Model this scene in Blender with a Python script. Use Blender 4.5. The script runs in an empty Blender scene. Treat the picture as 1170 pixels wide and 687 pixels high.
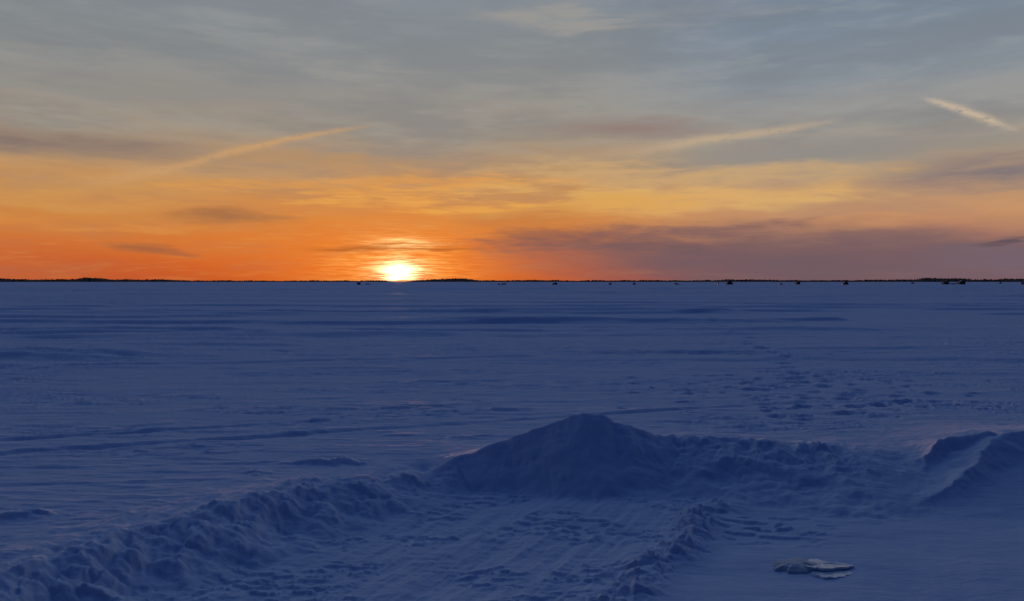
import bpy, bmesh, math, random
import numpy as np
from mathutils import Vector, Matrix

random.seed(11)
rng = np.random.default_rng(7)
S = bpy.context.scene
COL = S.collection
rad = math.radians
PI = math.pi

# photograph geometry: 1170 x 687, focal length in photograph pixels, true horizon row
F, CX, HZ = 918.0, 585.0, 322.0
EYE = 1.6                      # eye height above the lake snow
FLOOR = -0.20                  # cleared area dug below the lake snow
SUN_AZ, SUN_EL = -8.06, 0.9    # degrees, azimuth from +Y

# ------------------------------------------------------------------ noise
def _hash(ix, iy, seed):
    h = (ix.astype(np.int64) * 374761393 + iy.astype(np.int64) * 668265263 + seed * 974634777) & 0xFFFFFFFF
    h = ((h ^ (h >> 13)) * 1274126177) & 0xFFFFFFFF
    h = h ^ (h >> 16)
    return (h & 0xFFFF).astype(np.float64) / 65536.0 * 2 * PI

def perlin(x, y, seed=0):
    ix, iy = np.floor(x), np.floor(y)
    fx, fy = x - ix, y - iy
    u = fx * fx * fx * (fx * (fx * 6 - 15) + 10)
    v = fy * fy * fy * (fy * (fy * 6 - 15) + 10)
    def g(dx, dy):
        a = _hash(ix + dx, iy + dy, seed)
        return np.cos(a) * (fx - dx) + np.sin(a) * (fy - dy)
    a = g(0, 0) + u * (g(1, 0) - g(0, 0))
    b = g(0, 1) + u * (g(1, 1) - g(0, 1))
    return (a + v * (b - a)) * 1.5

def fbm(x, y, seed=0, octaves=3, gain=0.5):
    t, amp = 0, 1.0
    for k in range(octaves):
        t = t + amp * perlin(x, y, seed + 17 * k)
        x, y, amp = x * 2.03 + 5.1, y * 2.03 + 9.7, amp * gain
    return t

def worley(x, y, seed):
    """nearest-cell data: gap to the second nearest point, random value and offset of the nearest"""
    ix, iy = np.floor(x), np.floor(y)
    f1 = np.full(x.shape, 9.0); f2 = np.full(x.shape, 9.0); rv = np.zeros(x.shape); ra = np.zeros(x.shape); ox = np.zeros(x.shape); oy = np.zeros(x.shape)
    for dx in (-1, 0, 1):
        for dy in (-1, 0, 1):
            h1 = _hash(ix + dx, iy + dy, seed) / (2 * PI); h2 = _hash(ix + dx, iy + dy, seed + 101) / (2 * PI); h3 = _hash(ix + dx, iy + dy, seed + 202)
            px, py = ix + dx + 0.15 + 0.7 * h1 - x, iy + dy + 0.15 + 0.7 * h2 - y
            d = np.hypot(px, py)
            m = d < f1
            f2 = np.where(m, f1, np.minimum(f2, d)); f1 = np.where(m, d, f1)
            rv = np.where(m, (h1 * 7.31 + h2 * 3.17) % 1.0, rv); ra = np.where(m, h3, ra); ox = np.where(m, px, ox); oy = np.where(m, py, oy)
    return f2 - f1, rv, ra, ox, oy

def chunks(x, y, size, seed, fill=0.55):
    """broken slabs: flat tilted tops, steep sides; 0..1"""
    wx = x + 0.18 * size * perlin(x / size * 1.9, y / size * 1.9, seed + 5); wy = y + 0.18 * size * perlin(x / size * 1.9, y / size * 1.9, seed + 6)
    g, rv, ra, ox, oy = worley(wx / size, wy / size, seed)
    top = np.clip((rv - (1 - fill)) / fill, 0, 1) ** 0.7
    return np.clip(top + 0.7 * (ox * np.cos(ra) + oy * np.sin(ra)) * (top > 0), 0, 1.3) * sstep(0.02, 0.22, g)

def sstep(a, b, x):
    t = np.clip((x - a) / (b - a), 0, 1)
    return t * t * (3 - 2 * t)

# ------------------------------------------------------------------ the snow: one height function
# crest of the banks round the cleared area: x, y, crest height, width of the inner face, width of the back, roughness
CREST = [(-3.9, -9.0, 0.06, 0.50, 0.55, 1.0), (-3.35, 1.5, 0.06, 0.50, 0.55, 1.0), (-2.92, 3.7, 0.06, 0.52, 0.6, 1.0),
         (-2.70, 4.30, 0.05, 0.54, 0.6, 1.0), (-2.36, 5.02, 0.05, 0.55, 0.6, 1.0), (-1.86, 5.75, 0.05, 0.55, 0.6, 1.0),
         (-1.35, 6.3, 0.03, 0.50, 0.55, 0.9), (-0.95, 6.72, -0.02, 0.45, 0.5, 0.7), (-0.70, 6.98, -0.05, 0.40, 0.3, 0.4),
         (-0.52, 7.12, 0.02, 0.40, 0.28, 0.3), (-0.04, 7.25, 0.17, 0.52, 0.30, 0.25), (0.28, 7.3, 0.285, 0.64, 0.38, 0.25),
         (0.52, 7.32, 0.372, 0.72, 0.48, 0.25), (0.66, 7.33, 0.398, 0.76, 0.52, 0.25), (0.83, 7.33, 0.382, 0.76, 0.5, 0.28),
         (0.93, 7.33, 0.325, 0.72, 0.45, 0.35), (1.23, 7.35, 0.225, 0.68, 0.4, 0.5), (1.43, 7.37, 0.175, 0.72, 0.6, 0.6),
         (1.74, 7.40, 0.145, 0.85, 0.5, 0.9), (2.12, 7.42, 0.115, 0.95, 0.5, 1.0), (2.30, 7.42, 0.13, 1.0, 0.5, 1.0),
         (2.52, 7.42, 0.09, 1.05, 0.5, 1.0), (2.84, 7.42, 0.115, 1.1, 0.5, 1.0), (2.98, 7.42, 0.06, 1.1, 0.5, 0.8),
         (3.30, 7.42, 0.035, 1.15, 0.7, 0.45), (3.75, 7.5, 0.03, 1.3, 0.8, 0.2), (4.10, 7.62, 0.06, 1.35, 0.8, 0.15),
         (4.5, 7.72, 0.10, 1.3, 0.8, 0.15), (4.95, 7.8, 0.16, 1.1, 0.8, 0.3), (6.2, 7.7, 0.15, 0.8, 0.8, 0.7),
         (9.0, 6.2, 0.10, 0.8, 0.7, 0.9), (10.5, -9.0, 0.08, 0.6, 0.6, 1.0)]
CREST = np.array(CREST)
I_BERM_END, I_MOUND_END = 8, 18      # index ranges of the three banks along the crest line

def crest_field(x, y):
    """signed distance to the crest (positive inside the cleared area) and crest data interpolated along it"""
    best = np.full(x.shape, 1e9)
    data = np.zeros(x.shape + (5,))
    inside = np.zeros(x.shape, bool)
    n = len(CREST)
    for i in range(n):
        a, b = CREST[i], CREST[(i + 1) % n]
        dx, dy = b[0] - a[0], b[1] - a[1]
        cond = (a[1] > y) != (b[1] > y)
        xs = a[0] + (y - a[1]) * dx / (dy if abs(dy) > 1e-9 else 1e-9)
        inside ^= cond & (x < xs)
        if i == n - 1:
            continue
        t = np.clip(((x - a[0]) * dx + (y - a[1]) * dy) / (dx * dx + dy * dy), 0, 1)
        d = np.hypot(x - a[0] - t * dx, y - a[1] - t * dy)
        m = d < best
        best[m] = d[m]
        tt = t[m][:, None]
        data[m, :4] = a[2:6] * (1 - tt) + b[2:6] * tt
        data[m, 4] = i + t[m]
    return np.where(inside, best, -best), data

# dents left by boots on the lake snow, right of the mound
DENTS = []
for k in range(130):
    t = random.random()
    cx = 2.6 + 3.6 * t + random.gauss(0, 0.8)
    cy = 9.0 + 4.5 * random.random() + 0.8 * t
    DENTS.append((cx, cy, random.uniform(0.045, 0.11), random.uniform(0.04, 0.08), random.uniform(-0.06, -0.02)))
for k in range(26):                                   # one trail leading away
    DENTS.append((4.4 + 0.14 * k + random.gauss(0, .12), 9.5 + 0.9 * k, 0.16, 0.13, -0.05))
# long grooves across the lake snow: x0,y0,x1,y1,width,depth
GROOVES = [(-9.5, 5.6, 6.5, 11.7, 0.055, 0.032), (-9.5, 6.5, -1.0, 9.6, 0.05, 0.03), (-9.5, 6.62, -2.0, 9.4, 0.04, 0.02), (-16, 13.2, 3, 17.5, 0.13, 0.035),
           (-20, 22, 10, 24.5, 0.35, 0.05), (-30, 30, 14, 27, 0.5, 0.06)]
# small separate drifts on the lake snow: x, y, half length, half depth, height
DRIFTS = [(-3.35, 5.35, 0.16, 0.07, 0.045), (-3.2, 5.42, 0.10, 0.05, 0.03), (-1.70, 7.0, 0.24, 0.08, 0.05), (-1.45, 7.06, 0.12, 0.06, 0.035), (-2.15, 6.65, 0.10, 0.05, 0.03), (-2.1, 6.55, 0.06, 0.04, 0.02),
          (-10.2, 16.3, 2.2, 0.5, 0.12), (-13.2, 24.5, 4.5, 0.6, 0.15), (-9.2, 16.9, 2.6, 0.5, 0.1), (3.8, 17.6, 1.8, 0.35, 0.09),
          (9.5, 18.8, 3.8, 0.8, 0.10), (8.8, 26.5, 4.0, 0.7, 0.13), (1.0, 31, 5, 0.9, 0.15), (-8, 20, 3.5, 0.5, 0.08), (4.5, 41, 7, 1.2, 0.2),
          (-14, 38, 9, 1.4, 0.2), (16, 48, 10, 1.6, 0.2)]

def height(x, y, detail=True):
    r = np.hypot(x, y)
    # lake surface: long swells, terraced wind crust, fine ripples; each fades where the sheet is too coarse
    wx = x + 0.6 * perlin(x / 3.1, y / 2.3, 90)
    wy = y + 0.35 * perlin(x / 2.7, y / 1.9, 91)
    h = 0.10 * sstep(20, 160, r) * fbm(x / 90, y / 40, 1, 2) + 0.012 * fbm(x / 28, y / 9, 3, 2) * sstep(3, 14, r)
    n = fbm(wx / 9.5, wy / 1.7, 5, 3)
    h = h + (0.012 * sstep(0.05, 0.16, n) - 0.012 * sstep(0.14, 0.3, -n)) * (0.15 + 0.75 * sstep(7, 18, r))
    n = fbm(wx / 30, wy / 5.0, 8, 3)
    h = h + 0.13 * sstep(0.08, 0.22, n) * sstep(10, 34, r) * (1 - 0.6 * sstep(150, 500, r))
    n = fbm(x / 110, y / 30, 9, 3)
    h = h + 0.26 * sstep(0.1, 0.28, n) * sstep(50, 120, r)
    f = np.zeros_like(h)                # what stands above the bare ground: the banks
    part = np.full(h.shape, -1)
    near = r < 60
    xn, yn, rn = x[near], y[near], r[near]
    hn = h[near]
    n1 = fbm(xn / 2.6, yn / 0.42, 21, 3)
    fine = 0.009 * sstep(0.05, 0.22, n1) + 0.0035 * fbm(xn / 0.75, yn / 0.2, 22, 3) + 0.0015 * fbm(xn / 0.16, yn / 0.08, 23, 2)
    fade = 1 - sstep(18, 55, rn)
    for (x0, y0, x1, y1, w, dep) in GROOVES:
        L = math.hypot(x1 - x0, y1 - y0)
        tx, ty = (x1 - x0) / L, (y1 - y0) / L
        al = (xn - x0) * tx + (yn - y0) * ty
        wob = 0.25 * w * 4 * perlin(al / 2.5, al * 0 + y0, 33)
        ac = -(xn - x0) * ty + (yn - y0) * tx + wob
        m = sstep(0, 2, al) * sstep(0, 3, L - al) * (0.45 + 0.55 * sstep(-.35, .25, perlin(al / 1.3, al * 0 + x0, 34)))
        hn = hn - dep * m * np.exp(-(ac / w) ** 2) + 0.4 * dep * m * np.exp(-((ac - 2.0 * w) / (1.3 * w)) ** 2)
    for (cx, cy, a, b, hh) in DRIFTS:
        w = 0.9 * fbm(xn / (a * .6), yn / (b * 1.2), 36, 3)
        q = ((xn - cx) / a) ** 2 + ((yn - cy) / np.where(yn < cy, b * 0.55, b * 1.6)) ** 2
        hn = hn + hh * np.exp(-np.clip(q * np.maximum(1 + w, 0.45), 0, 40)) * 1.0
    for (cx, cy, a, b, dz) in DENTS:
        m = (np.abs(xn - cx) < 3 * a) & (np.abs(yn - cy) < 3 * b)
        if m.any():
            q = (((xn[m] - cx) / a) ** 2 + ((yn[m] - cy) / b) ** 2) * np.maximum(1 + 0.8 * fbm(xn[m] / 0.09, yn[m] / 0.06, 37, 2), 0.4)
            q = np.clip(q, 0, 50)
            hn[m] += dz * np.exp(-q ** 1.6) - 0.35 * dz * np.exp(-(((xn[m] - cx) / (1.6 * a)) ** 2 + ((yn[m] - cy - 1.2 * b) / b) ** 2))
    # small wind-cut dashes and grains
    zone = 0.35 + sstep(-0.1, 0.5, fbm(xn / 3.5, yn / 1.2, 26, 3))
    g1 = fbm(xn / 0.60, yn / 0.12, 24, 3)
    g2 = fbm(xn / 0.10, yn / 0.055, 25, 2)
    fine = fine + 0.75 * zone * (0.018 * sstep(0.30, 0.42, g1) - 0.016 * sstep(0.32, 0.42, -g1)) + 0.0016 * g2
    hn = hn + fine * fade
    h[near] = hn
    base = h.copy()
    ii = np.flatnonzero(r < 14)
    if len(ii):
        tot, bare, p = banks(x[ii], y[ii], h[ii])
        h[ii] = tot; part[ii] = p
        base[ii] = np.where(p >= 0, np.minimum(bare, tot) - 0.02, tot)
    return h, base, part

def banks(xn, yn, hn):
    jx = xn + 0.075 * fbm(xn / 0.6, yn / 0.6, 41, 2, 0.45)
    jy = yn + 0.075 * fbm(xn / 0.6, yn / 0.6, 42, 2, 0.45)
    s0, d0 = crest_field(xn, yn)
    s1, d1 = crest_field(jx, jy)
    rough = d0[:, 3]
    s = s0 * (1 - rough) + s1 * rough
    zc, w, wb, par = d0[:, 0], d0[:, 1], d0[:, 2], d0[:, 4]
    lump = fbm(xn / 0.42, yn / 0.36, 43, 4, 0.5)
    lump2 = np.abs(perlin(xn / 0.30 + .4 * lump, yn / 0.26, 44)) * 0.75 + np.abs(perlin(xn / 0.13, yn / 0.11, 45)) * 0.28 + np.abs(perlin(xn / 0.07, yn / 0.06, 46)) * 0.10
    clod = sstep(0.05, 0.30, fbm(xn / 0.20, yn / 0.16, 48, 3, 0.55))
    chk = 0.55 * chunks(xn, yn, 0.24, 301, 0.45) + 0.42 * chunks(xn, yn, 0.13, 302, 0.5) + 0.18 * chunks(xn, yn, 0.07, 303, 0.5)
    grain = fbm(xn / 0.085, yn / 0.06, 49, 3, 0.6)
    crest_n = 0.040 * fbm(xn / 0.45, yn * 0 + 3.3, 46, 3) * rough + 0.022 * fbm(xn / 0.14, yn / 0.3, 47, 3) * np.clip(rough + .25, 0, 1)
    # cleared floor: ruts along the way a vehicle drove in, loose crumbs, a rough line of crumbs along the rut's edge
    tx, ty = 0.46, 0.888
    al, ac = xn * tx + yn * ty, -xn * ty + yn * tx
    ac = ac + 0.10 * perlin(al / 2.0, ac / 3.0, 50)
    ridge_c = (xn - (0.60 + (yn - 4.5) * 0.53) + 0.12 * perlin(yn / 0.5, yn * 0 + 1.7, 54))
    leftpart = sstep(0.15, -0.25, ridge_c)
    fl = FLOOR + 0.012 * (0.2 + 0.8 * leftpart) * fbm(ac / 0.22, al / 1.6, 51, 3) + 0.014 * fbm(xn / 0.9, yn / 0.6, 52, 3)
    rut = fbm(ac / 0.075, al / 0.9, 57, 3)
    crumbs = sstep(0.06, 0.34, fbm(xn / 0.22, yn / 0.075, 53, 4, 0.55))
    crumb_zone = sstep(-0.25, 0.25, fbm(xn / 0.8, yn / 0.5, 59, 2))
    ridge_c = (xn - (0.60 + (yn - 4.5) * 0.53) + 0.12 * perlin(yn / 0.5, yn * 0 + 1.7, 54))
    leftpart = sstep(0.15, -0.25, ridge_c)
    rm = np.exp(-(ridge_c / 0.15) ** 2) * sstep(6.9, 5.9, yn)
    fl = fl + (0.015 * crumbs * crumb_zone + 0.006 * rut + 0.0035 * grain) * leftpart
    chunk = sstep(0.0, 0.25, fbm(xn / 0.15, yn / 0.07, 55, 3, 0.6))
    fl = fl + rm * (0.010 + 0.08 * chk + 0.015 * chunk + 0.02 * fbm(xn / 0.3, yn / 0.2, 56, 3, 0.5))
    fl = fl - 0.022 * sstep(0.05, 0.35, ridge_c) + 0.03 * sstep(1.2, 3.6, ridge_c) * sstep(6.5, 5.2, yn)
    fl = fl + 0.022 * sstep(0.1, .3, fbm(xn / .3, yn / .1, 58, 3)) * np.exp(-((xn - 1.85) / .5) ** 2 - ((yn - 5.9) / .35) ** 2)
    fl = fl + 0.0012 * grain * (1 - leftpart)
    # inner face
    z_top = zc + crest_n
    prof = 1 - s / np.maximum(w * (1 + 0.16 * rough * lump), 0.05)
    body_l = (0.026 * lump + 0.034 * (lump2 - 0.22) + 0.042 * (chk - 0.25) + 0.004 * grain) * rough + 0.004 * lump + 0.0015 * grain
    face = FLOOR + (z_top - FLOOR) * np.clip(prof, -0.4, 1) + body_l * np.clip(1.25 - np.abs(s - 0.2) / 0.42, 0, 1)
    k = 0.012 + 0.02 * rough
    mx = np.maximum(fl, face)
    inner = mx + np.where(prof > -0.38, np.log1p(np.exp(-np.abs(fl - face) / k)) * k * np.clip((prof + .4) / .4, 0, 1), 0) * (face > fl - 6 * k) * np.clip(prof * 4 + 1.6, 0, 1)
    # back of the bank sinking into the lake snow
    t = -s / wb
    outer = hn + (z_top - hn) * np.exp(-np.clip(t, 0, 9) ** 1.5 * 1.2) + body_l * np.clip(1.25 - np.abs(s - 0.2) / 0.42, 0, 1) * (t > 0)
    bl = sstep(-0.03, 0.03, s)
    tot = outer * (1 - bl) + inner * bl
    # two curved drift ridges blown against the right end of the bank: steep towards the camera's right, gentle behind
    wobx = 0.06 * fbm(xn / 0.55, yn / 0.55, 65, 4)
    def spur(pts, steep, gentle):
        d = np.full(xn.shape, 1e9); zz = np.full(xn.shape, -9.0); sg = np.zeros(xn.shape); endf = np.zeros(xn.shape)
        n = len(pts) - 1
        for i, ((ax, ay, az), (bx, by, bz)) in enumerate(zip(pts[:-1], pts[1:])):
            ux, uy = bx - ax, by - ay
            tt = np.clip(((xn + wobx - ax) * ux + (yn - ay) * uy) / (ux * ux + uy * uy), 0, 1)
            px, py = xn + wobx - ax - tt * ux, yn - ay - tt * uy
            dd = np.hypot(px, py); m = dd < d
            d[m] = dd[m]; zz[m] = (az + (bz - az) * tt)[m]; sg[m] = (ux * py - uy * px)[m]
        wd = np.where(sg < 0, steep, gentle)
        return zz - d * wd
    sp = np.maximum(spur([(2.85, 6.22, -0.27), (3.24, 6.38, -0.18), (3.66, 6.62, -0.085), (4.10, 6.98, 0.03), (4.45, 7.38, 0.13), (4.75, 7.6, 0.185), (5.3, 7.75, 0.21)], 0.75, 0.22),
                    spur([(3.50, 6.80, -0.17), (3.56, 6.98, -0.07), (3.70, 7.20, 0.03), (3.97, 7.40, 0.125), (4.27, 7.50, 0.165), (4.58, 7.57, 0.18)], 1.0, 0.40))
    sp = sp + 0.022 * lump + 0.018 * (lump2 - .2) + 0.003 * grain + 0.02 * (chk - .25) * sstep(-.1, .3, lump)
    kk = 0.03
    dlt = np.abs(tot - sp)
    before = tot
    tot = np.maximum(tot, sp) + kk * 0.5 * np.exp(-dlt / kk * 1.4)
    bare = np.where(s > 0, fl, hn)
    fb = tot - bare
    bank_zone = (s < w * 1.15 + 0.12) & (s > -2.2 * wb)
    fb = np.where(bank_zone | (sp > before + 0.004), fb, 0)
    p = np.where(par < I_BERM_END, 0, np.where(par < I_MOUND_END, 1, 2))
    return tot, bare, np.where(fb > 0.006, p, -1)


# ------------------------------------------------------------------ materials
def new_mat(name, rgb, rough=0.6, spec=0.3, var=0.0, scale=4.0, bump=0.0, metallic=0.0, trans=0.0):
    m = bpy.data.materials.new(name); m.use_nodes = True
    nt = m.node_tree; b = nt.nodes['Principled BSDF']
    b.inputs['Base Color'].default_value = (*rgb, 1)
    b.inputs['Roughness'].default_value = rough
    b.inputs['Specular IOR Level'].default_value = spec
    b.inputs['Metallic'].default_value = metallic
    b.inputs['Transmission Weight'].default_value = trans
    tc = nt.nodes.new('ShaderNodeTexCoord')
    nz = nt.nodes.new('ShaderNodeTexNoise'); nz.inputs['Scale'].default_value = scale; nz.inputs['Detail'].default_value = 6
    nt.links.new(tc.outputs['Object'], nz.inputs['Vector'])
    if var:
        mx = nt.nodes.new('ShaderNodeMix'); mx.data_type = 'RGBA'
        mx.inputs['A'].default_value = (*[c * (1 - var) for c in rgb], 1)
        mx.inputs['B'].default_value = (*[min(1, c * (1 + var)) for c in rgb], 1)
        nt.links.new(nz.outputs['Fac'], mx.inputs['Factor']); nt.links.new(mx.outputs['Result'], b.inputs['Base Color'])
    if bump:
        bp = nt.nodes.new('ShaderNodeBump'); bp.inputs['Distance'].default_value = bump; bp.inputs['Strength'].default_value = 0.8
        nt.links.new(nz.outputs['Fac'], bp.inputs['Height']); nt.links.new(bp.outputs['Normal'], b.inputs['Normal'])
    return m

def snow_material():
    m = bpy.data.materials.new('snow'); m.use_nodes = True
    nt = m.node_tree; b = nt.nodes['Principled BSDF']
    b.inputs['Base Color'].default_value = (0.86, 0.87, 0.89, 1)
    b.inputs['Roughness'].default_value = 0.7
    b.inputs['Specular IOR Level'].default_value = 0.0
    b.inputs['Diffuse Roughness'].default_value = 0.0
    geo = nt.nodes.new('ShaderNodeNewGeometry')
    def noise(scale, detail):
        n = nt.nodes.new('ShaderNodeTexNoise'); n.inputs['Scale'].default_value = scale; n.inputs['Detail'].default_value = detail
        n.inputs['Roughness'].default_value = 0.65
        nt.links.new(geo.outputs['Position'], n.inputs['Vector']); return n
    mp = nt.nodes.new('ShaderNodeMapping'); mp.inputs['Scale'].default_value = (0.3, 1.0, 1.0)
    nt.links.new(geo.outputs['Position'], mp.inputs['Vector'])
    n1 = noise(14.0, 6); nt.links.new(mp.outputs['Vector'], n1.inputs['Vector'])
    n2 = noise(90.0, 3)
    b1 = nt.nodes.new('ShaderNodeBump'); b1.inputs['Distance'].default_value = 0.02; b1.inputs['Strength'].default_value = 0.55
    b2 = nt.nodes.new('ShaderNodeBump'); b2.inputs['Distance'].default_value = 0.003; b2.inputs['Strength'].default_value = 0.6
    nt.links.new(n1.outputs['Fac'], b1.inputs['Height']); nt.links.new(n2.outputs['Fac'], b2.inputs['Height'])
    nt.links.new(b1.outputs['Normal'], b2.inputs['Normal']); nt.links.new(b2.outputs['Normal'], b.inputs['Normal'])
    gl = nt.nodes.new('ShaderNodeBsdfGlossy'); gl.inputs['Roughness'].default_value = 0.50
    nt.links.new(b2.outputs['Normal'], gl.inputs['Normal'])
    mx = nt.nodes.new('ShaderNodeMixShader'); mx.inputs['Fac'].default_value = 0.045
    nt.links.new(b.outputs[0], mx.inputs[1]); nt.links.new(gl.outputs[0], mx.inputs[2])
    nt.links.new(mx.outputs[0], nt.nodes['Material Output'].inputs['Surface'])
    return m

SNOW = snow_material()
M = dict(
    ice=new_mat('weathered_ice', (0.84, 0.84, 0.79), 0.14, 0.8, 0.08, 9, 0.0),
    grey_ice=new_mat('grey_snowy_ice', (0.58, 0.58, 0.57), 0.4, 0.5, 0.3, 26, 0.006),
    forest=new_mat('conifer_forest', (0.035, 0.032, 0.028), 0.9, 0.1, 0.3, 0.02),
    shore=new_mat('wooded_shore', (0.05, 0.042, 0.038), 0.95, 0.1, 0.3, 0.01),
    wood=new_mat('dark_stained_wood', (0.07, 0.05, 0.04), 0.7, 0.3, 0.3, 3, 0.004),
    tin=new_mat('dark_tin_roof', (0.06, 0.065, 0.075), 0.5, 0.4, 0.2, 3),
    door=new_mat('weathered_door', (0.11, 0.06, 0.045), 0.7, 0.3, 0.2, 3),
    glass=new_mat('window_glass', (0.02, 0.025, 0.03), 0.08, 0.5),
    tent=new_mat('dark_blue_tent_fabric', (0.03, 0.04, 0.08), 0.75, 0.2, 0.25, 5, 0.006),
    redtent=new_mat('dark_red_tent_fabric', (0.08, 0.025, 0.025), 0.75, 0.2, 0.25, 5, 0.006),
    black=new_mat('black_plastic', (0.02, 0.02, 0.022), 0.45, 0.4, 0.2, 5),
    rubber=new_mat('rubber', (0.018, 0.018, 0.018), 0.9, 0.2, 0.2, 8),
    steel=new_mat('galvanised_steel', (0.22, 0.23, 0.24), 0.45, 0.5, 0.2, 6, 0, 0.7),
)

# ------------------------------------------------------------------ object helpers
def obj(name, me, parent=None, mat=None):
    o = bpy.data.objects.new(name, me); COL.objects.link(o)
    if mat is not None and me is not None:
        me.materials.append(mat)
    if parent is not None:
        o.parent = parent
    return o

def tag(o, label, cat, group=None):
    o['label'] = label; o['category'] = cat
    if group: o['group'] = group
    return o

def thing(name, loc, rz=0.0):
    o = bpy.data.objects.new(name, None); COL.objects.link(o)
    o.location = loc; o.rotation_euler = (0, 0, rz); o.empty_display_size = 0.3
    return o

class MB:
    """collects shapes into one mesh"""
    def __init__(self): self.bm = bmesh.new()
    def box(self, cx, cy, cz, sx, sy, sz, taper=(1, 1), rot=None):
        vs = bmesh.ops.create_cube(self.bm, size=1)['verts']
        for v in vs:
            t = taper if v.co.z > 0 else (1, 1)
            v.co = Vector((v.co.x * sx * t[0], v.co.y * sy * t[1], v.co.z * sz))
            if rot is not None: v.co = rot @ v.co
            v.co += Vector((cx, cy, cz))
        return self
    def prism(self, pts, x0, x1):
        """side outline (y, z) extruded from x0 to x1"""
        a = [self.bm.verts.new((x0, p[0], p[1])) for p in pts]
        b = [self.bm.verts.new((x1, p[0], p[1])) for p in pts]
        n = len(pts)
        self.bm.faces.new(a[::-1]); self.bm.faces.new(b)
        for i in range(n):
            self.bm.faces.new((a[i], a[(i + 1) % n], b[(i + 1) % n], b[i]))
        return self
    def tube(self, p, q, r, seg=8, r2=None):
        p, q = Vector(p), Vector(q); d = q - p
        m = Matrix.Translation((p + q) / 2) @ d.to_track_quat('Z', 'Y').to_matrix().to_4x4()
        bmesh.ops.create_cone(self.bm, cap_ends=True, segments=seg, radius1=r, radius2=r if r2 is None else r2, depth=d.length, matrix=m)
        return self
    def build(self, name, mat, parent=None, bevel=0.0):
        bmesh.ops.recalc_face_normals(self.bm, faces=self.bm.faces)
        if bevel:
            bmesh.ops.bevel(self.bm, geom=list(self.bm.edges), offset=bevel, segments=2, affect='EDGES', clamp_overlap=True)
        me = bpy.data.meshes.new(name); self.bm.to_mesh(me); self.bm.free()
        return obj(name, me, parent, mat)

# ------------------------------------------------------------------ ground sheet and the banks
def build_ground():
    dense = np.arange(-41, 41.001, 0.075)
    side = np.concatenate([np.linspace(42, 318, 70)])
    ang = np.radians(np.concatenate([dense, side]))            # closed ring
    rr = [0.25]
    while rr[-1] < 45000:
        r = rr[-1]
        st = 0.15 if r < 3.0 else (0.0034 * r if r < 3.9 else 0.0023 * r if r < 8.4 else 0.0036 * r if r < 11 else (0.0045 * r if r < 60 else (0.010 * r if r < 700 else 0.09 * r)))
        rr.append(r + st)
    R = np.array(rr)
    A, Rg = np.meshgrid(ang, R)
    X, Y = (Rg * np.sin(A)).ravel(), (Rg * np.cos(A)).ravel()
    H, B, P = height(X, Y)
    far = sstep(900, 3000, np.hypot(X, Y))
    H = H * (1 - far); B = B * (1 - far)
    na, nr = len(ang), len(R)
    idx = np.arange(na * nr).reshape(nr, na)
    a = idx[:-1, :]; b = idx[1:, :]
    quads = np.stack([a, np.roll(a, -1, 1), np.roll(b, -1, 1), b], -1).reshape(-1, 4)
    quads = quads[:, ::-1]
    full = np.stack([X, Y, H], -1)
    # vertex normals of the full surface, used on every piece so that the pieces meet without a seam
    p = full[quads]
    fn = np.cross(p[:, 2] - p[:, 0], p[:, 3] - p[:, 1])
    fn /= np.linalg.norm(fn, axis=1)[:, None] + 1e-12
    if fn[:, 2].mean() < 0:
        quads = quads[:, ::-1]; fn = -fn
    VN = np.zeros_like(full)
    for k in range(4):
        for c in range(3):
            VN[:, c] += np.bincount(quads[:, k], fn[:, c], len(full))
    VN /= np.linalg.norm(VN, axis=1)[:, None] + 1e-12

    def mesh(name, verts, faces, normals):
        used = np.unique(faces)
        remap = np.full(len(verts), -1); remap[used] = np.arange(len(used))
        fc = remap[faces]
        me = bpy.data.meshes.new(name)
        me.vertices.add(len(used)); me.vertices.foreach_set('co', verts[used].astype(np.float32).ravel())
        me.loops.add(fc.size); me.loops.foreach_set('vertex_index', fc.astype(np.int32).ravel())
        me.polygons.add(len(fc)); me.polygons.foreach_set('loop_start', np.arange(0, fc.size, 4, dtype=np.int32))
        me.polygons.foreach_set('use_smooth', np.ones(len(fc), bool))
        me.update(calc_edges=True)
        me.normals_split_custom_set_from_vertices(normals[used].tolist())
        return me
    # faces of a bank: any corner stands above the bare ground; the bank takes the part of its highest corner
    pq = P[quads]
    owner = pq.max(axis=1)
    base = np.stack([X, Y, np.where(P >= 0, B, H)], -1)
    # hide the ground only under banks: corners shared with bare ground stay where they are
    g = obj('snow_ground', mesh('snow_ground', base, quads, VN), None, SNOW); g['kind'] = 'structure'
    names = [('snow_berm', 'long low lumpy snow berm running along the left edge of the cleared snow', 'snow berm'),
             ('snow_mound', 'tallest peaked snow mound with a smooth dark blue face, where the cleared track ends', 'snow mound'),
             ('snow_bank', 'lumpy snow bank right of the peaked mound, ending in curved wind-carved drift ridges', 'snow bank')]
    for i, (nm, lab, cat) in enumerate(names):
        sel = quads[owner == i]
        o = obj(nm, mesh(nm, full, sel, VN), None, SNOW)
        tag(o, lab, cat, 'snow pushed up round the cleared area')
    # small disc under the camera closing the ring
    return

build_ground()

def ground_z(x, y):
    return float(height(np.array([float(x)]), np.array([float(y)]))[0][0])

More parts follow.
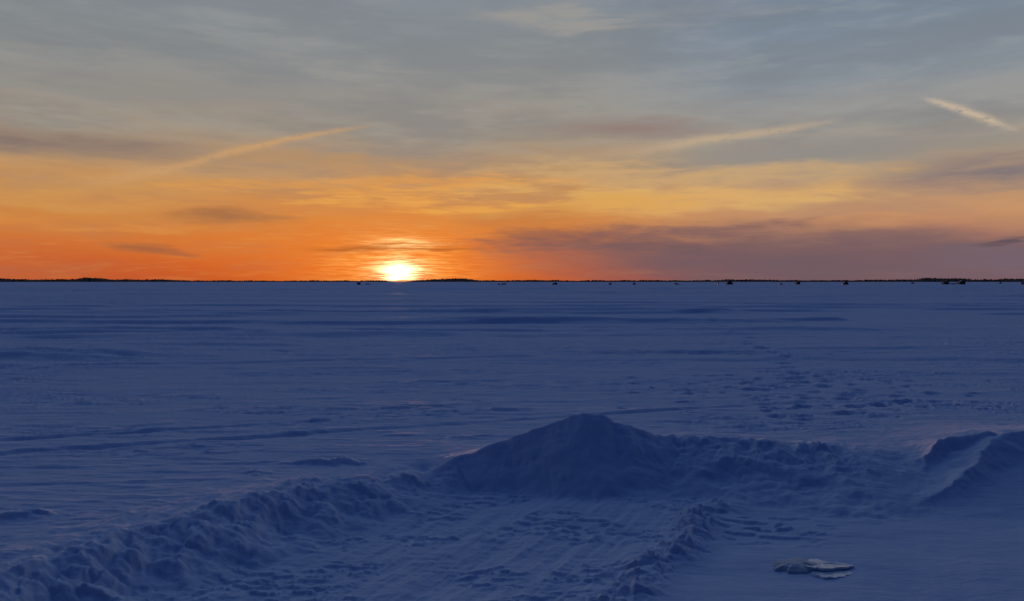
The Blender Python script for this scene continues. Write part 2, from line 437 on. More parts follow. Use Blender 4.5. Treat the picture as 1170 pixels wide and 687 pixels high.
# ------------------------------------------------------------------ far shore
PROFILE = [(-900, 2.5), (-300, 3), (0, 3.2), (8, 3), (20, 2.2), (80, 2.2), (96, 3.8), (113, 3.8), (130, 2.2), (200, 2.0), (215, 1.0), (250, 1.0),
           (262, 1.5), (275, 1.0), (330, 0.9), (420, 1.2), (440, 1.2), (447, 0.6), (463, 0.6), (475, 1.4), (490, 2.4), (520, 3.8), (530, 3.5), (548, 1.4), (580, 1.2), (600, 2.0), (614, 2.0),  # ridge dips below the sun, shaped to imitate its glare
           (640, 1.2), (700, 1.4), (815, 1.5), (832, 2.4), (846, 1.8), (860, 2.4), (872, 2.0), (900, 1.4), (990, 1.6), (1030, 2.0), (1046, 2.4),
           (1056, 3.8), (1080, 3.4), (1104, 2.8), (1112, 2.0), (1140, 2.2), (1156, 3.0), (1170, 3.0), (1400, 4.0), (1700, 3), (2200, 3)]
PU = np.array([p[0] for p in PROFILE], float); PV = np.array([p[1] for p in PROFILE], float)
def shore_height(az_deg, D):
    u = CX + F * np.tan(np.radians(np.clip(az_deg, -60, 60)))
    return (np.interp(u, PU, PV) * 1.10 + 0.65) / F * D

def build_shore():
    az = np.arange(-64, 64.01, 0.06)
    rs = np.array([5200, 5240, 5400, 5650, 6000, 6600, 7400, 7600.0])
    prof = np.array([-0.05, 0.10, 0.45, 0.78, 0.92, 0.75, 0.35, -0.05])
    A, R = np.meshgrid(az, rs)
    hill = np.maximum(shore_height(A, 6000) - 5.0, 2.0) * (1 + 0.08 * fbm(A / 0.8, R / 900, 71, 3))
    Z = hill * prof[:, None]
    Rj = R + 60 * fbm(A / 2.0, R / 700, 72, 2)
    V = np.stack([Rj * np.sin(np.radians(A)), Rj * np.cos(np.radians(A)), Z], -1).reshape(-1, 3)
    na, nr = len(az), len(rs)
    idx = np.arange(na * nr).reshape(nr, na)
    q = np.stack([idx[:-1, :-1], idx[:-1, 1:], idx[1:, 1:], idx[1:, :-1]], -1).reshape(-1, 4)
    me = bpy.data.meshes.new('hills'); me.from_pydata(V.tolist(), [], q.tolist()); me.update()
    o = obj('hills', me, None, M['shore']); o['kind'] = 'structure'
    # the woods on it: small spires and round heads, thousands of them
    vs, fs = [], []
    n = 9000
    a = rng.uniform(-62, 62, n); band = rng.uniform(0, 1, n)
    r = 5260 + 760 * band
    rise = np.interp(r, rs, prof)
    hz = np.maximum(shore_height(a, 6000) - 5.0, 2.0) * rise
    dens = fbm(a / 1.3, a * 0 + 2, 75, 3)
    th = rng.uniform(4.0, 7.5, n) * np.clip(0.85 + 0.5 * dens, 0.5, 1.3)
    thin = np.interp(CX + F * np.tan(np.radians(a)), [436, 447, 463, 476], [1, 0.15, 0.15, 1])  # trees shortened under the sun: its glare put into the shape
    th = th * thin
    for i in range(n):
        x, y = r[i] * math.sin(rad(a[i])), r[i] * math.cos(rad(a[i]))
        z, hgt = hz[i] - 0.8, th[i] + 0.8
        w = hgt * (0.30 if i % 3 else 0.55)
        k = len(vs)
        if i % 3:
            ring = [(x + w * math.cos(t), y + w * math.sin(t), z + 0.12 * hgt) for t in (0.3, 1.56, 2.8, 4.1, 5.3)]
            vs += ring + [(x, y, z + hgt), (x, y, z)]
            for j in range(5):
                fs.append((k + j, k + (j + 1) % 5, k + 5)); fs.append((k + (j + 1) % 5, k + j, k + 6))
        else:
            r1 = [(x + w * math.cos(t), y + w * math.sin(t), z + 0.45 * hgt) for t in (0.3, 1.56, 2.8, 4.1, 5.3)]
            r2 = [(x + .7 * w * math.cos(t), y + .7 * w * math.sin(t), z + 0.85 * hgt) for t in (0.3, 1.56, 2.8, 4.1, 5.3)]
            vs += r1 + r2 + [(x, y, z + hgt), (x, y, z)]
            for j in range(5):
                j2 = (j + 1) % 5
                fs.append((k + j, k + j2, k + 5 + j2, k + 5 + j)); fs.append((k + 5 + j, k + 5 + j2, k + 10)); fs.append((k + j2, k + j, k + 11))
    me = bpy.data.meshes.new('treeline'); me.from_pydata(vs, [], fs); me.update()
    o = obj('treeline', me, None, M['forest']); o['kind'] = 'stuff'
    tag(o, 'thin dark line of woods along the far shore of the frozen lake', 'treeline')
build_shore()

# ------------------------------------------------------------------ the broken ice beside the track
def ice_piece(name, outline, thick, mat, parent, loc, tilt, seed, chip=0.012, domed=0.0):
    """irregular slab: jagged outline, thickness, rounded worn top"""
    rr = random.Random(seed); bm = bmesh.new()
    pts = []
    n = len(outline)
    for i in range(n):
        a, b = Vector(outline[i]), Vector(outline[(i + 1) % n])
        for t in (0, .25, .5, .75):
            p = a.lerp(b, t); pts.append((p.x + rr.uniform(-chip, chip), p.y + rr.uniform(-chip, chip)))
    cx = sum(p[0] for p in pts) / len(pts); cy = sum(p[1] for p in pts) / len(pts)
    rings = []
    for sc, z in ((0.93, -thick), (1.0, -thick * .55), (0.985, -thick * .15), (0.95, 0.0), (0.7, domed * .6), (0.4, domed * .9)):
        rings.append([bm.verts.new((cx + (p[0] - cx) * sc + rr.uniform(-.004, .004), cy + (p[1] - cy) * sc + rr.uniform(-.004, .004),
                                    z + (rr.uniform(-.004, .004) if z < 0 else rr.uniform(-.0012, .0012)))) for p in pts])
    m = len(pts)
    for r0, r1 in zip(rings[:-1], rings[1:]):
        for i in range(m):
            bm.faces.new((r0[i], r0[(i + 1) % m], r1[(i + 1) % m], r1[i]))
    c = bm.verts.new((cx, cy, domed))
    for i in range(m):
        bm.faces.new((rings[-1][i], rings[-1][(i + 1) % m], c))
    bm.faces.new(rings[0][::-1])
    bmesh.ops.recalc_face_normals(bm, faces=bm.faces)
    me = bpy.data.meshes.new(name); bm.to_mesh(me); bm.free()
    o = obj(name, me, parent, mat); o.location = loc; o.rotation_euler = tilt
    return o

ix, iy = 1.90, 5.05
iz = ground_z(ix, iy)
ice = thing('ice_slab', (ix, iy, iz))
tag(ice, 'cracked pale slab of ice with a grey crusted end, lying alone on the cleared snow right of the track', 'ice slab')
ice_piece('upper_layer', [(-0.06, -0.04), (0.04, -0.075), (0.13, -0.055), (0.285, 0.01), (0.22, 0.06), (0.15, 0.075), (0.09, 0.13), (-0.02, 0.12), (-0.08, 0.10)], 0.018, M['ice'], ice, (0, 0.01, 0.023), (rad(-3), rad(2), 0), 3, 0.008)
ice_piece('lower_layer', [(-0.04, -0.08), (0.0, -0.15), (0.07, -0.165), (0.14, -0.13), (0.25, -0.035), (0.14, 0.05), (-0.04, 0.05)], 0.03, M['ice'], ice, (0, -0.015, 0.005), (rad(-2), rad(2), 0), 4, 0.008)
ice_piece('crusted_end', [(-0.25, -0.06), (-0.12, -0.10), (0.0, -0.07), (0.06, 0.02), (0.02, 0.14), (-0.10, 0.17), (-0.22, 0.08)], 0.06, M['grey_ice'], ice, (0, 0.02, 0.012), (rad(-2), rad(-2), 0), 5, 0.024, 0.024)

# ------------------------------------------------------------------ what stands far out on the ice
FAR_D = 390.0
def far_at(u, D=FAR_D):
    x, y = (u - CX) / F * D, D
    return (x, y, ground_z(x, y) - 0.02)

def shack(name, w, d, h, roof='shed', flip=1, loc=(0, 0, 0), rz=0.0, pipe=True):
    t = thing(name, loc, rz)
    MB().box(0, 0, 0.16 + h / 2, w, d, h).build('wall', M['wood'], t, 0.02)
    if roof == 'shed':
        rot = Matrix.Rotation(rad(9 * flip), 3, 'Y')
        MB().box(0, 0, 0.16 + h + 0.10 + 0.08 * w, w * 1.14, d * 1.14, 0.06, rot=rot).build('roof', M['tin'], t)
        MB().prism([(-d / 2 + .01, .16 + h), (d / 2 - .01, .16 + h), (d / 2 - .01, .16 + h + .1), (-d / 2 + .01, .16 + h + .1)], -w / 2 + .01, w / 2 - .01).build('roof_curb', M['wood'], t)
    else:
        k = 0.42 * w
        bm = MB()
        for s in (-1, 1):
            rot = Matrix.Rotation(rad(32 * s), 3, 'Y')
            bm.box(s * w * 0.27, 0, 0.16 + h + 0.19 * w, w * 0.70, d * 1.12, 0.05, rot=rot)
        bm.build('roof', M['tin'], t)
        for yy in (-d / 2 + .02, d / 2 - .06):
            MB().box(0, yy + .02, .16 + h + .13 * w, w * .9, .04, .26 * w, taper=(0.05, 1)).build('gable', M['wood'], t)
    dr = MB().box(-w * 0.2, -d / 2 - 0.02, 0.2 + 0.42 * h, 0.62, 0.05, 0.78 * h).build('door', M['door'], t)
    MB().tube((-w * .2 + .22, -d / 2 - .09, 0.2 + .42 * h), (-w * .2 + .22, -d / 2 - .04, .2 + .42 * h), .03).build('handle', M['steel'], dr)
    wn = MB().box(w * 0.26, -d / 2 - 0.015, 0.2 + 0.62 * h, 0.46, 0.05, 0.40).build('window', M['wood'], t)
    MB().box(w * 0.26, -d / 2 - 0.03, 0.2 + 0.62 * h, 0.38, 0.04, 0.32).build('pane', M['glass'], wn)
    for s in (-1, 1):
        MB().prism([(-d / 2 - .25, .12), (-d / 2 - .1, 0), (d / 2 + .1, 0), (d / 2 + .25, .12), (d / 2 + .2, .16), (-d / 2 - .2, .16)], s * w * .36 - .05, s * w * .36 + .05).build('skid', M['wood'], t)
    if pipe:
        MB().tube((w * .3, d * .2, h + .2), (w * .3, d * .2, h + .85), .06).tube((w * .3, d * .2, h + .80), (w * .3, d * .2, h + .88), .10).build('stovepipe', M['steel'], t)
    return t

def hub_tent(name, w, h, mat, loc=(0, 0, 0), rz=0.0):
    t = thing(name, loc, rz)
    bm = bmesh.new()
    rings = []
    for (z, half, bow) in ((0, .50, .0), (.22, .485, .03), (.42, .44, .05), (.68, .29, .04), (.88, .12, .02)):
        ring = []
        for i in range(16):
            a = i / 16 * 2 * PI + PI / 4
            sq = 1 / max(abs(math.cos(a)), abs(math.sin(a)))
            rr = half * w * (min(sq, 1.32) + bow * math.cos(4 * a + PI * 0) * -0.6)
            ring.append(bm.verts.new((rr * math.cos(a), rr * math.sin(a), z * h)))
        rings.append(ring)
    for r0, r1 in zip(rings[:-1], rings[1:]):
        for i in range(16):
            bm.faces.new((r0[i], r0[(i + 1) % 16], r1[(i + 1) % 16], r1[i]))
    top = bm.verts.new((0, 0, h))
    for i in range(16):
        bm.faces.new((rings[-1][i], rings[-1][(i + 1) % 16], top))
    bmesh.ops.recalc_face_normals(bm, faces=bm.faces)
    me = bpy.data.meshes.new('shell'); bm.to_mesh(me); bm.free(); obj('shell', me, t, mat)
    MB().box(-.12 * w, -.505 * w, .22 * h, .30 * w, .04, .38 * h).build('door_flap', M['black'], t)
    MB().box(.20 * w, -.50 * w, .27 * h, .16 * w, .05, .14 * h).build('window', M['glass'], t)
    MB().box(0, 0, .02, w * 1.04, w * 1.04, .04).build('snow_skirt', M['black'], t)
    MB().tube((0, 0, h - .02), (0, 0, h + .06), .07).build('roof_hub', M['steel'], t)
    return t

def flip_shelter(name, L, h, flip, mat, loc=(0, 0, 0), rz=0.0):
    """sled-based shelter: a low sled tub with a fabric hood over one end"""
    t = thing(name, loc, rz)
    MB().prism([(-.5, .05), (.5, .05), (.56, .38), (-.56, .38)], -L / 2, L / 2).build('sled_tub', M['black'], t, .02)
    s = flip
    outline = [(-.05, .4), (.04 * s * 10, .4)]
    bm = bmesh.new()
    prof = [(0.5, .38), (0.47, .72 * h), (0.34, .97 * h), (0.16, h), (0.0, .86 * h), (-.16, .62 * h), (-.36, .46)]
    for yy in (-.54, .54):
        pass
    a = [bm.verts.new((s * p[0] * L, -.54, p[1])) for p in prof]; b = [bm.verts.new((s * p[0] * L, .54, p[1])) for p in prof]
    n = len(prof)
    for i in range(n):
        bm.faces.new((a[i], a[(i + 1) % n], b[(i + 1) % n], b[i]))
    bm.faces.new(a[::-1]); bm.faces.new(b)
    bmesh.ops.recalc_face_normals(bm, faces=bm.faces)
    me = bpy.data.meshes.new('fabric_hood'); bm.to_mesh(me); bm.free(); obj('fabric_hood', me, t, mat)
    MB().tube((-s * L / 2, -.3, .25), (-s * (L / 2 + .6), 0, .2), .025).tube((-s * L / 2, .3, .25), (-s * (L / 2 + .6), 0, .2), .025).build('tow_bar', M['steel'], t)
    return t

def snowmobile(name, loc=(0, 0, 0), rz=0.0, flip=1):
    """points along +X (times flip)"""
    t = thing(name, loc, rz); f = flip
    def px(pts): return pts
    bm = bmesh.new()
    prof = [(-1.5, .42), (-1.45, .62), (-.5, .62), (-.1, .70), (.15, .98), (.55, .95), (1.1, .62), (1.25, .42), (.9, .28), (-.2, .30), (-1.2, .32)]
    a = [bm.verts.new((f * p[0], -.30, p[1])) for p in prof]; b = [bm.verts.new((f * p[0], .30, p[1])) for p in prof]; n = len(prof)
    bm.faces.new(a); bm.faces.new(b[::-1])
    for i in range(n): bm.faces.new((a[i], b[i], b[(i + 1) % n], a[(i + 1) % n]))
    bmesh.ops.recalc_face_normals(bm, faces=bm.faces)
    bmesh.ops.bevel(bm, geom=list(bm.edges), offset=.05, segments=2, affect='EDGES', clamp_overlap=True)
    me = bpy.data.meshes.new('body'); bm.to_mesh(me); bm.free(); obj('body', me, t, M['black'])
    MB().box(f * -.75, 0, .72, 1.25, .34, .2, taper=(.9, .8)).build('seat', M['rubber'], t, .03)
    MB().box(f * .45, 0, 1.12, .06, .5, .42, taper=(1, .6), rot=Matrix.Rotation(rad(-28 * f), 3, 'Y')).build('windshield', M['glass'], t)
    MB().tube((f * .05, -.38, 1.08), (f * .05, .38, 1.08), .025).tube((f * .2, 0, .9), (f * .05, 0, 1.08), .03).build('handlebar', M['steel'], t)
    MB().box(f * -.7, 0, .19, 1.75, .4, .34, taper=(.82, 1)).build('track', M['rubber'], t, .05)
    for s in (-1, 1):
        k = MB().box(f * .85, s * .5, .05, 1.05, .13, .05).box(f * 1.42, s * .5, .11, .22, .13, .05, rot=Matrix.Rotation(rad(-35 * f), 3, 'Y'))
        k.tube((f * .8, s * .5, .08), (f * .75, s * .26, .42), .03).build('ski', M['black'], t)
    return t

def cargo_sled(name, L, loc=(0, 0, 0), rz=0.0, load=True):
    t = thing(name, loc, rz)
    MB().prism([(-.42, .10), (.42, .10), (.48, .42), (-.48, .42)], -L / 2, L / 2).build('tub', M['black'], t, .02)
    for s in (-1, 1):
        MB().box(0, s * .33, .05, L * 1.06, .07, .07).build('runner', M['steel'], t)
    MB().tube((L / 2, 0, .25), (L / 2 + .7, 0, .28), .03).build('tow_bar', M['steel'], t)
    if load:
        MB().box(-L * .1, 0, .56, L * .68, .74, .3, taper=(.84, .8)).build('tarp', M['tent'], t, .06)
    return t

def trailer(name, L, loc=(0, 0, 0), rz=0.0):
    t = thing(name, loc, rz)
    MB().box(0, 0, .55, L, 1.7, .14).build('deck', M['wood'], t, .01)
    MB().box(0, -.88, .72, L, .05, .24).box(0, .88, .72, L, .05, .24).build('side_rail', M['steel'], t)
    MB().tube((L / 2, -.5, .5), (L / 2 + .75, 0, .45), .04).tube((L / 2, .5, .5), (L / 2 + .75, 0, .45), .04).build('tongue', M['steel'], t)
    for s in (-1, 1):
        w = MB().tube((-.2, s * .78 - .1, .3), (-.2, s * .78 + .1, .3), .3, 16).build('wheel', M['rubber'], t)
        MB().tube((-.2, s * .78 - .105, .3), (-.2, s * .78 + .105, .3), .17, 12).build('rim', M['steel'], w)
    return t

G = 'fishing shelters and sleds far out on the lake ice'
far = []
def add(o, label, cat): tag(o, label, cat, G)
add(shack('fishing_shack', 1.7, 1.9, 1.0, 'shed', 1, far_at(410), rad(6), False), 'small dark shack just left of the setting sun, farthest left on the ice', 'fishing shack')
add(cargo_sled('cargo_sled', 2.6, far_at(420.5), rad(4)), 'low faint dark sled between the leftmost shack and the setting sun', 'sled')
add(cargo_sled('cargo_sled', 1.9, far_at(570.5), 0), 'low dark sled hitched behind the snowmobile, first right of the sun', 'sled')
add(snowmobile('snowmobile', far_at(575.8), rad(3), 1), 'dark snowmobile towing a low sled, first right of the sun', 'snowmobile')
add(flip_shelter('flip_shelter', 3.3, 1.25, 1, M['tent'], far_at(633)), 'dark rounded sled shelter alone on the ice above the mound, left of its peak', 'fishing shelter')
add(shack('fishing_shack', 1.5, 1.6, 0.75, 'shed', -1, far_at(697), rad(-5), False), 'tiny low flat-roofed shack, left of a tiny tent, above the mound', 'fishing shack')
add(hub_tent('ice_tent', 1.6, 1.45, M['tent'], far_at(724.5)), 'tiny dark square tent right of a tiny low shack', 'tent')
add(flip_shelter('flip_shelter', 3.2, 0.95, -1, M['tent'], far_at(774), rad(5)), 'very low dark sled shelter midway between the tiny tent and the big peaked tent', 'fishing shelter')
add(snowmobile('snowmobile', far_at(820.5), rad(80), 1), 'tiny dark snowmobile seen end-on just left of the big peaked tent', 'snowmobile')
add(hub_tent('ice_tent', 2.9, 2.05, M['redtent'], far_at(833.5)), 'big dark peaked tent, tallest of the shelters on the ice', 'tent')
add(cargo_sled('cargo_sled', 1.9, far_at(892.5), rad(-4)), 'small low dark sled left of the tiny gabled shack', 'sled')
add(shack('fishing_shack', 1.6, 1.7, 0.8, 'gable', 1, far_at(911.5), rad(3), False), 'tiny dark gabled shack right of a small low sled', 'fishing shack')
add(flip_shelter('flip_shelter', 2.9, 1.55, 1, M['redtent'], far_at(965.5), rad(-6)), 'dark sled shelter with its tall end to the right, above the footprints', 'fishing shelter')
add(snowmobile('snowmobile', far_at(1042.5, 470), rad(95), 1), 'tiny dark snowmobile seen end-on, alone beneath the rise of the right shore', 'snowmobile')
add(shack('fishing_shack', 2.3, 2.2, 1.15, 'shed', 1, far_at(1080), rad(2), True), 'dark shack at the left end of a low trailer, under the right shore', 'fishing shack')
add(trailer('flat_trailer', 4.3, far_at(1089)), 'long low flat trailer between two dark shacks on the right', 'trailer')
add(shack('fishing_shack', 2.6, 2.3, 1.2, 'gable', 1, far_at(1098.5), rad(-2), True), 'dark gabled shack at the right end of a low trailer, under the right shore', 'fishing shack')
add(hub_tent('ice_tent', 1.7, 1.3, M['tent'], far_at(1143, 620)), 'tiny faint tent far out toward the right shore', 'tent')
add(shack('fishing_shack', 2.0, 2.0, 1.2, 'shed', -1, far_at(1170.5), rad(4), False), 'dark shack cut by the right edge of the photo', 'fishing shack')

# ------------------------------------------------------------------ sky
W = bpy.data.worlds.new('World'); S.world = W; W.use_nodes = True
nt = W.node_tree; nt.nodes.clear()
class E:
    """float expression built from Math nodes"""
    def __init__(s, o): s.o = o
    def _m(op, *a, clamp=False):
        n = nt.nodes.new('ShaderNodeMath'); n.operation = op; n.use_clamp = clamp
        for i, v in enumerate(a):
            if isinstance(v, E): nt.links.new(v.o, n.inputs[i])
            else: n.inputs[i].default_value = float(v)
        return E(n.outputs[0])
    def __add__(a, b): return E._m('ADD', a, b)
    __radd__ = __add__
    def __sub__(a, b): return E._m('SUBTRACT', a, b)
    def __rsub__(a, b): return E._m('SUBTRACT', b, a)
    def __mul__(a, b): return E._m('MULTIPLY', a, b)
    __rmul__ = __mul__
    def __truediv__(a, b): return E._m('DIVIDE', a, b)
def smooth(a, b, x):
    n = nt.nodes.new('ShaderNodeMapRange'); n.interpolation_type = 'SMOOTHSTEP'
    if a > b:
        n.inputs['From Min'].default_value = b; n.inputs['From Max'].default_value = a
        n.inputs['To Min'].default_value = 1; n.inputs['To Max'].default_value = 0
    else:
        n.inputs['From Min'].default_value = a; n.inputs['From Max'].default_value = b
    nt.links.new(x.o, n.inputs['Value']); return E(n.outputs['Result'])
def gauss(q): return E._m('POWER', 2.71828, q * -1.0)
def lin(c): return tuple(((v / 255) / 12.92 if v / 255 <= 0.04045 else ((v / 255 + 0.055) / 1.055) ** 2.4) for v in c)
def mixc(f, a, b, mode='MIX'):
    n = nt.nodes.new('ShaderNodeMix'); n.data_type = 'RGBA'; n.blend_type = mode; n.clamp_result = False
    if isinstance(f, E): nt.links.new(f.o, n.inputs['Factor'])
    else: n.inputs['Factor'].default_value = f
    for nm, c in (('A', a), ('B', b)):
        if isinstance(c, tuple): n.inputs[nm].default_value = (*c, 1)
        else: nt.links.new(c, n.inputs[nm])
    return n.outputs['Result']
def ramp(x, stops, lo, hi):
    t = (x - lo) / (hi - lo)
    n = nt.nodes.new('ShaderNodeValToRGB'); cr = n.color_ramp
    while len(cr.elements) < len(stops): cr.elements.new(0.5)
    for el, (p, c) in zip(cr.elements, sorted(stops)):
        el.position = (p - lo) / (hi - lo); el.color = (*lin(c), 1)
    nt.links.new(t.o, n.inputs['Fac']); return n.outputs['Color']

tc = nt.nodes.new('ShaderNodeTexCoord')
sp = nt.nodes.new('ShaderNodeSeparateXYZ'); nt.links.new(tc.outputs['Generated'], sp.inputs[0])
X, Y, Z = (E(sp.outputs[i]) for i in range(3))
az = E._m('ARCTAN2', X, Y) * (180 / PI)
el = E._m('ARCSINE', Z) * (180 / PI)

def noise(sx, sy, seed, detail=4, rough=0.55, dist=0.0, ox=0.0):
    cb = nt.nodes.new('ShaderNodeCombineXYZ')
    nt.links.new((az * sx + ox).o, cb.inputs[0]); nt.links.new((el * sy).o, cb.inputs[1]); cb.inputs[2].default_value = seed
    n = nt.nodes.new('ShaderNodeTexNoise'); n.inputs['Scale'].default_value = 1; n.inputs['Detail'].default_value = detail
    n.inputs['Roughness'].default_value = rough; n.inputs['Distortion'].default_value = dist
    nt.links.new(cb.outputs[0], n.inputs['Vector']); return E(n.outputs['Fac'])

def azel(u, v):
    a = math.atan((u - CX) / F); return math.degrees(a), math.degrees(math.atan((HZ - v) / F * math.cos(a)))

n_big = noise(0.06, 0.30, 3.1, 4)
n_mid = noise(0.16, 0.95, 7.7, 5, 0.6, 0.3)
n_fine = noise(0.30, 2.6, 11.3, 5, 0.6, 0.2)
elw = el + (n_big - 0.5) * 3.0                          # lift and drop the bands of colour a little

west = ramp(elw, [(0, (198, 84, 40)), (1.0, (210, 96, 42)), (2.4, (218, 118, 52)), (4.2, (214, 138, 68)), (6.2, (206, 150, 88)), (8.0, (180, 150, 116)),
                  (10.2, (160, 149, 134)), (12.5, (152, 149, 143)), (16, (143, 148, 150)), (19.5, (136, 145, 153)), (27, (112, 133, 163)), (40, (90, 120, 170)), (65, (58, 86, 142)), (90, (30, 50, 104))], 0, 90)
right = ramp(elw, [(0, (128, 92, 98)), (1.5, (132, 97, 100)), (3.0, (176, 124, 104)), (4.5, (206, 152, 108)), (6.5, (201, 163, 122)), (8.5, (178, 160, 138)),
                   (10.5, (156, 154, 150)), (13, (141, 150, 158)), (16, (130, 144, 160)), (19.5, (121, 137, 158)), (27, (107, 130, 163)), (40, (88, 119, 170)), (65, (58, 86, 142)), (90, (30, 50, 104))], 0, 90)
sky = mixc(smooth(2, 18, az), west, right)
# orange afterglow round the sun, and the paler left end
dx = az - SUN_AZ; dy = el - SUN_EL
sky = mixc(gauss(dx * dx / 130.0 + dy * dy / 16.0) * 0.75, sky, lin((238, 122, 40)))
sky = mixc(gauss((az + 34) * (az + 34) / 90.0 + el * el / 16.0) * 0.35, sky, lin((190, 115, 75)))

n_str = noise(0.45, 5.5, 23.0, 4, 0.6, 0.1)
def cloud(u, v, hw, hh, col, k, slope=0.0, nse=None, rag=1.0):
    global sky
    a0, e0 = azel(u, v)
    a1 = azel(u + hw, v)[0] - a0; e1 = hh / F * 57.3 * math.cos(rad(a0))
    qx = (az - a0) / (a1 * 1.15)
    qy = (elw - e0 - (az - a0) * slope) / (e1 * 1.15)
    q = qx * qx + qy * qy + ((nse or n_mid) - 0.5) * (6.0 * rag) + (n_fine - 0.5) * (2.0 * rag)
    sky = mixc(smooth(1.7, -0.7, q) * (k * 1.15), sky, lin(col))

def trail(pts, k, col, seed):
    """a vapour trail across the sky: u, v, half width in photo pixels, density"""
    global sky
    ns = noise(0.55, 2.2, seed, 5, 0.65)
    nf = noise(1.6, 5.0, seed + 4, 4, 0.6)
    tot = None
    n = len(pts) - 1
    for i in range(n):
        (u0, v0, w0, d0), (u1, v1, w1, d1) = pts[i], pts[i + 1]
        a0, e0 = azel(u0, v0); a1, e1 = azel(u1, v1)
        L2 = (a1 - a0) ** 2 + (e1 - e0) ** 2
        t = ((az - a0) * (a1 - a0) + (el - e0) * (e1 - e0)) / L2
        tcl = E._m('MINIMUM', E._m('MAXIMUM', t, 0.0), 1.0)
        px = az - (tcl * (a1 - a0) + a0); py = el - (tcl * (e1 - e0) + e0) + (ns - 0.5) * 0.35 + (nf - 0.5) * 0.25
        w = (tcl * (w1 - w0) + w0) * (57.3 / F)
        q = (px * px + py * py) / (w * w)
        m = gauss(q * 1.1) * (tcl * (d1 - d0) + d0)
        tot = m if tot is None else E._m('MAXIMUM', tot, m)
    sky = mixc(tot * smooth(0.30, 0.60, nf + ns * 0.3 - 0.05) * k, sky, lin(col))

# thin overall streaking
sky = mixc(smooth(0.42, 0.72, n_mid) * smooth(15, 4, el) * 0.22, sky, lin((168, 120, 92)))
sky = mixc(smooth(0.50, 0.28, n_fine) * smooth(14, 3, el) * 0.16, sky, lin((240, 178, 96)))
sky = mixc(smooth(0.42, 0.62, n_mid * 0.35 + n_big * 0.65) * smooth(4, 10, el) * smooth(45, 25, el) * 0.45, sky, lin((124, 128, 132)))
sky = mixc(smooth(0.52, 0.36, n_mid * 0.7 + n_big * 0.3) * smooth(5, 11, el) * smooth(45, 25, el) * 0.28, sky, lin((166, 164, 158)))
# cloud masses
cloud(70, 168, 170, 15, (136, 117, 109), .85, -0.02, None, .5)
cloud(220, 110, 170, 16, (142, 138, 134), .5)
cloud(70, 42, 170, 22, (122, 129, 134), .55)
cloud(520, 30, 120, 20, (128, 136, 144), .45, 0.06)
cloud(715, 152, 100, 10, (148, 128, 121), .85, -0.03, None, .5)
cloud(920, 172, 130, 13, (146, 143, 139), .7, 0, None, .6)
cloud(1125, 197, 140, 24, (128, 117, 122), .85, 0, None, .55)
cloud(970, 230, 130, 20, (176, 138, 115), .7, 0, None, .6)
cloud(640, 25, 70, 10, (168, 162, 152), .55, -0.03)
cloud(800, 8, 120, 14, (150, 152, 154), .4)
cloud(720, 202, 260, 14, (214, 172, 116), .6)
cloud(790, 232, 200, 13, (228, 180, 110), .7)
cloud(660, 236, 120, 10, (226, 166, 84), .6)
cloud(900, 262, 150, 7, (216, 154, 104), .6)
cloud(500, 234, 120, 6, (246, 176, 78), .5, 0.02, n_fine)
cloud(430, 222, 90, 4, (244, 172, 80), .45, 0.03, n_fine)
cloud(560, 216, 80, 4, (240, 178, 92), .4, 0.03, n_fine)
cloud(420, 212, 170, 6, (226, 156, 80), .55, 0.03, n_fine)
cloud(360, 186, 150, 9, (186, 138, 90), .5, 0.02)
cloud(60, 225, 120, 10, (214, 156, 86), .5)
cloud(258, 247, 62, 9, (166, 112, 74), .85, -0.02, None, .7)
cloud(120, 258, 130, 6, (222, 146, 72), .5)
cloud(170, 285, 44, 5, (166, 100, 66), .8, -0.05)
cloud(690, 272, 120, 14, (140, 92, 80), .75)
cloud(800, 292, 220, 31, (113, 91, 98), .97, 0, None, 0.2)
cloud(1000, 300, 260, 27, (115, 94, 102), .93, 0, None, 0.22)
cloud(1150, 302, 110, 24, (120, 101, 112), .8, 0, None, .4)
cloud(790, 262, 110, 8, (134, 100, 98), .8)
cloud(1140, 283, 26, 3.0, (100, 84, 92), .8, 0.12, n_fine)
cloud(1165, 276, 16, 2.5, (100, 84, 92), .8, 0.12, n_fine)
cloud(600, 250, 60, 14, (190, 118, 70), .4)
trail([(1050, 113, 2, .15), (1070, 118, 3, .9), (1100, 128, 4, 1), (1130, 139, 4, .9), (1158, 149, 2.5, .2)], 0.75, (218, 194, 164), 31)
trail([(640, 187, 8, .1), (720, 174, 7, .3), (800, 161, 4.5, .8), (850, 155, 4.5, .85), (900, 148, 4, .75), (960, 138, 3, .1)], 0.62, (214, 184, 146), 37)
trail([(85, 217, 7, .1), (150, 202, 6, .7), (220, 188, 4.5, .8), (260, 175, 4, .95), (330, 160, 3.4, 1), (388, 150, 2.6, .7), (430, 144, 2, .05)], 0.72, (212, 164, 110), 43)
# away from the sun the sky is the deep blue of dusk
tow = X * math.sin(rad(SUN_AZ)) + Y * math.cos(rad(SUN_AZ))
fade = smooth(0.72, 0.05, tow)
sky = mixc(fade, sky, mixc(smooth(0.22, -0.58, tow), lin((26, 56, 114)), lin((1, 16, 64))))
# the sun, its bloom painted into the sky, with dark streaks of cloud across it
n_sun = noise(0.55, 11.0, 29.0, 4, 0.65, 0.15)
streak = smooth(0.40, 0.56, n_sun * 0.6 + n_str * 0.4)
cov = 1 - streak * smooth(0.1, 0.9, E._m('ABSOLUTE', dy) + E._m('ABSOLUTE', dx) * 0.35) * 0.9
dz_ = el - 0.6
h1 = gauss(dx * dx / (n_sun * 38.0) + dz_ * dz_ / (n_mid * 9.0))
h2 = gauss(dx * dx / (n_str * 4.2) + dz_ * dz_ / 0.62)
hw = gauss(dx * dx / 45.0 + dy * dy / 9.0)

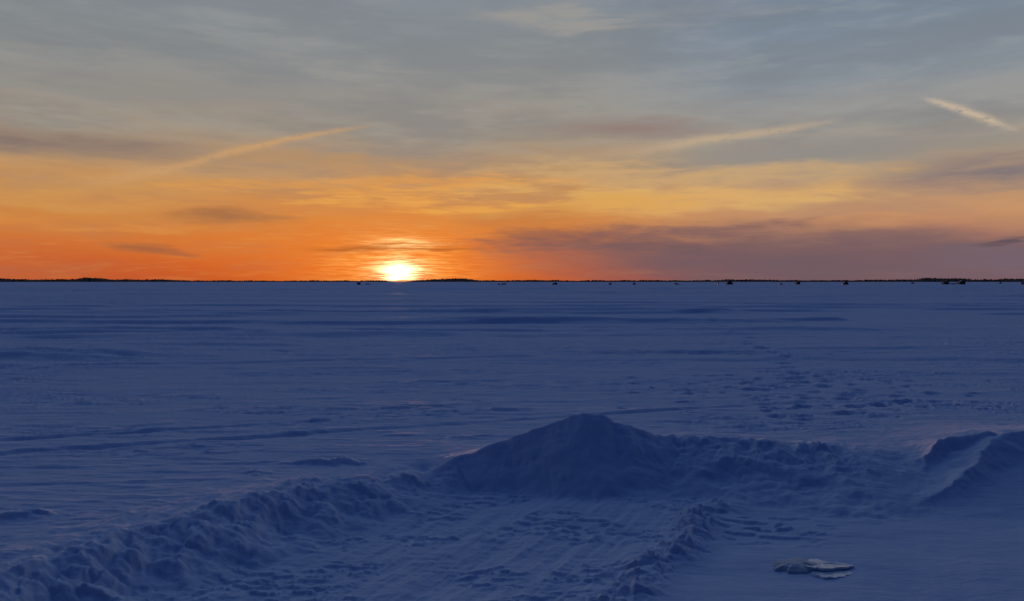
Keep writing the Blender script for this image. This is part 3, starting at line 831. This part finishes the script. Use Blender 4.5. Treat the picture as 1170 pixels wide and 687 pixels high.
h3 = gauss((dx - 0.4) * (dx - 0.4) / 3.4 + (dy - 1.75) * (dy - 1.75) / 0.16)
def addc(f, c):
    global sky
    n = nt.nodes.new('ShaderNodeVectorMath'); n.operation = 'SCALE'; n.inputs[0].default_value = c
    nt.links.new(f.o, n.inputs['Scale'])
    sky = mixc(1.0, sky, n.outputs[0], 'ADD')
addc(h1 * cov, (0.55, 0.42, 0.11))
addc(hw * (n_fine * 0.8), (0.22, 0.07, 0.0))
addc(h2 * cov, (3.2, 2.7, 1.6))
addc(h3 * (1.25 - streak * 0.9), (0.85, 0.78, 0.36))
for (u_, v_, w_, h_) in ((425, 284, 52, 1.6), (500, 285, 46, 1.5), (455, 279, 34, 1.2), (392, 286, 30, 1.5)):
    a_, e_ = azel(u_, v_)
    qx_ = (az - a_) / (w_ / 16.0); qy_ = (el - e_ + (n_fine - 0.5) * 0.8) / (h_ / 16.0 * 1.6)
    sky = mixc(gauss(qx_ * qx_ + qy_ * qy_) * 0.75, sky, lin((176, 92, 40)))
# clear-air sky behind the cloud veil
nish = nt.nodes.new('ShaderNodeTexSky'); nish.sky_type = 'NISHITA'; nish.sun_disc = False
nish.sun_elevation = rad(SUN_EL); nish.sun_rotation = rad(SUN_AZ); nish.air_density = 1.2; nish.dust_density = 1.5; nish.ozone_density = 3.0
STR = 0.10
vs = nt.nodes.new('ShaderNodeVectorMath'); vs.operation = 'SCALE'; vs.inputs['Scale'].default_value = 1 / STR
nt.links.new(sky, vs.inputs[0])
final = mixc(0.92, nish.outputs['Color'], vs.outputs[0])
bg = nt.nodes.new('ShaderNodeBackground'); bg.inputs['Strength'].default_value = STR
nt.links.new(final, bg.inputs['Color'])
ow = nt.nodes.new('ShaderNodeOutputWorld'); nt.links.new(bg.outputs[0], ow.inputs['Surface'])
W.cycles.sampling_method = 'MANUAL'; W.cycles.sample_map_resolution = 1024

# ------------------------------------------------------------------ sun, camera, output
sl = bpy.data.lights.new('sun', 'SUN'); sl.energy = 0.45; sl.angle = rad(0.53); sl.color = (1.0, 0.50, 0.26)
so = bpy.data.objects.new('sun', sl); COL.objects.link(so)
d = Vector((math.sin(rad(SUN_AZ)) * math.cos(rad(SUN_EL)), math.cos(rad(SUN_AZ)) * math.cos(rad(SUN_EL)), math.sin(rad(SUN_EL))))
so.rotation_euler = d.to_track_quat('Z', 'Y').to_euler(); so.location = (0, 0, 30)

cam = bpy.data.cameras.new('camera'); co = bpy.data.objects.new('camera', cam); COL.objects.link(co)
cam.sensor_width = 36; cam.lens = 36 * F / 1170; cam.clip_start = 0.05; cam.clip_end = 300000
co.location = (0, 0, EYE); co.rotation_euler = (rad(90) - math.atan((343.5 - HZ) / F), 0, 0)
S.camera = co
S.view_settings.view_transform = 'Standard'; S.view_settings.look = 'None'; S.view_settings.exposure = 0; S.view_settings.gamma = 1
S.view_settings.use_curve_mapping = False
S.cycles.transparent_max_bounces = 16
S.cycles.max_bounces = 6
S.cycles.diffuse_bounces = 3
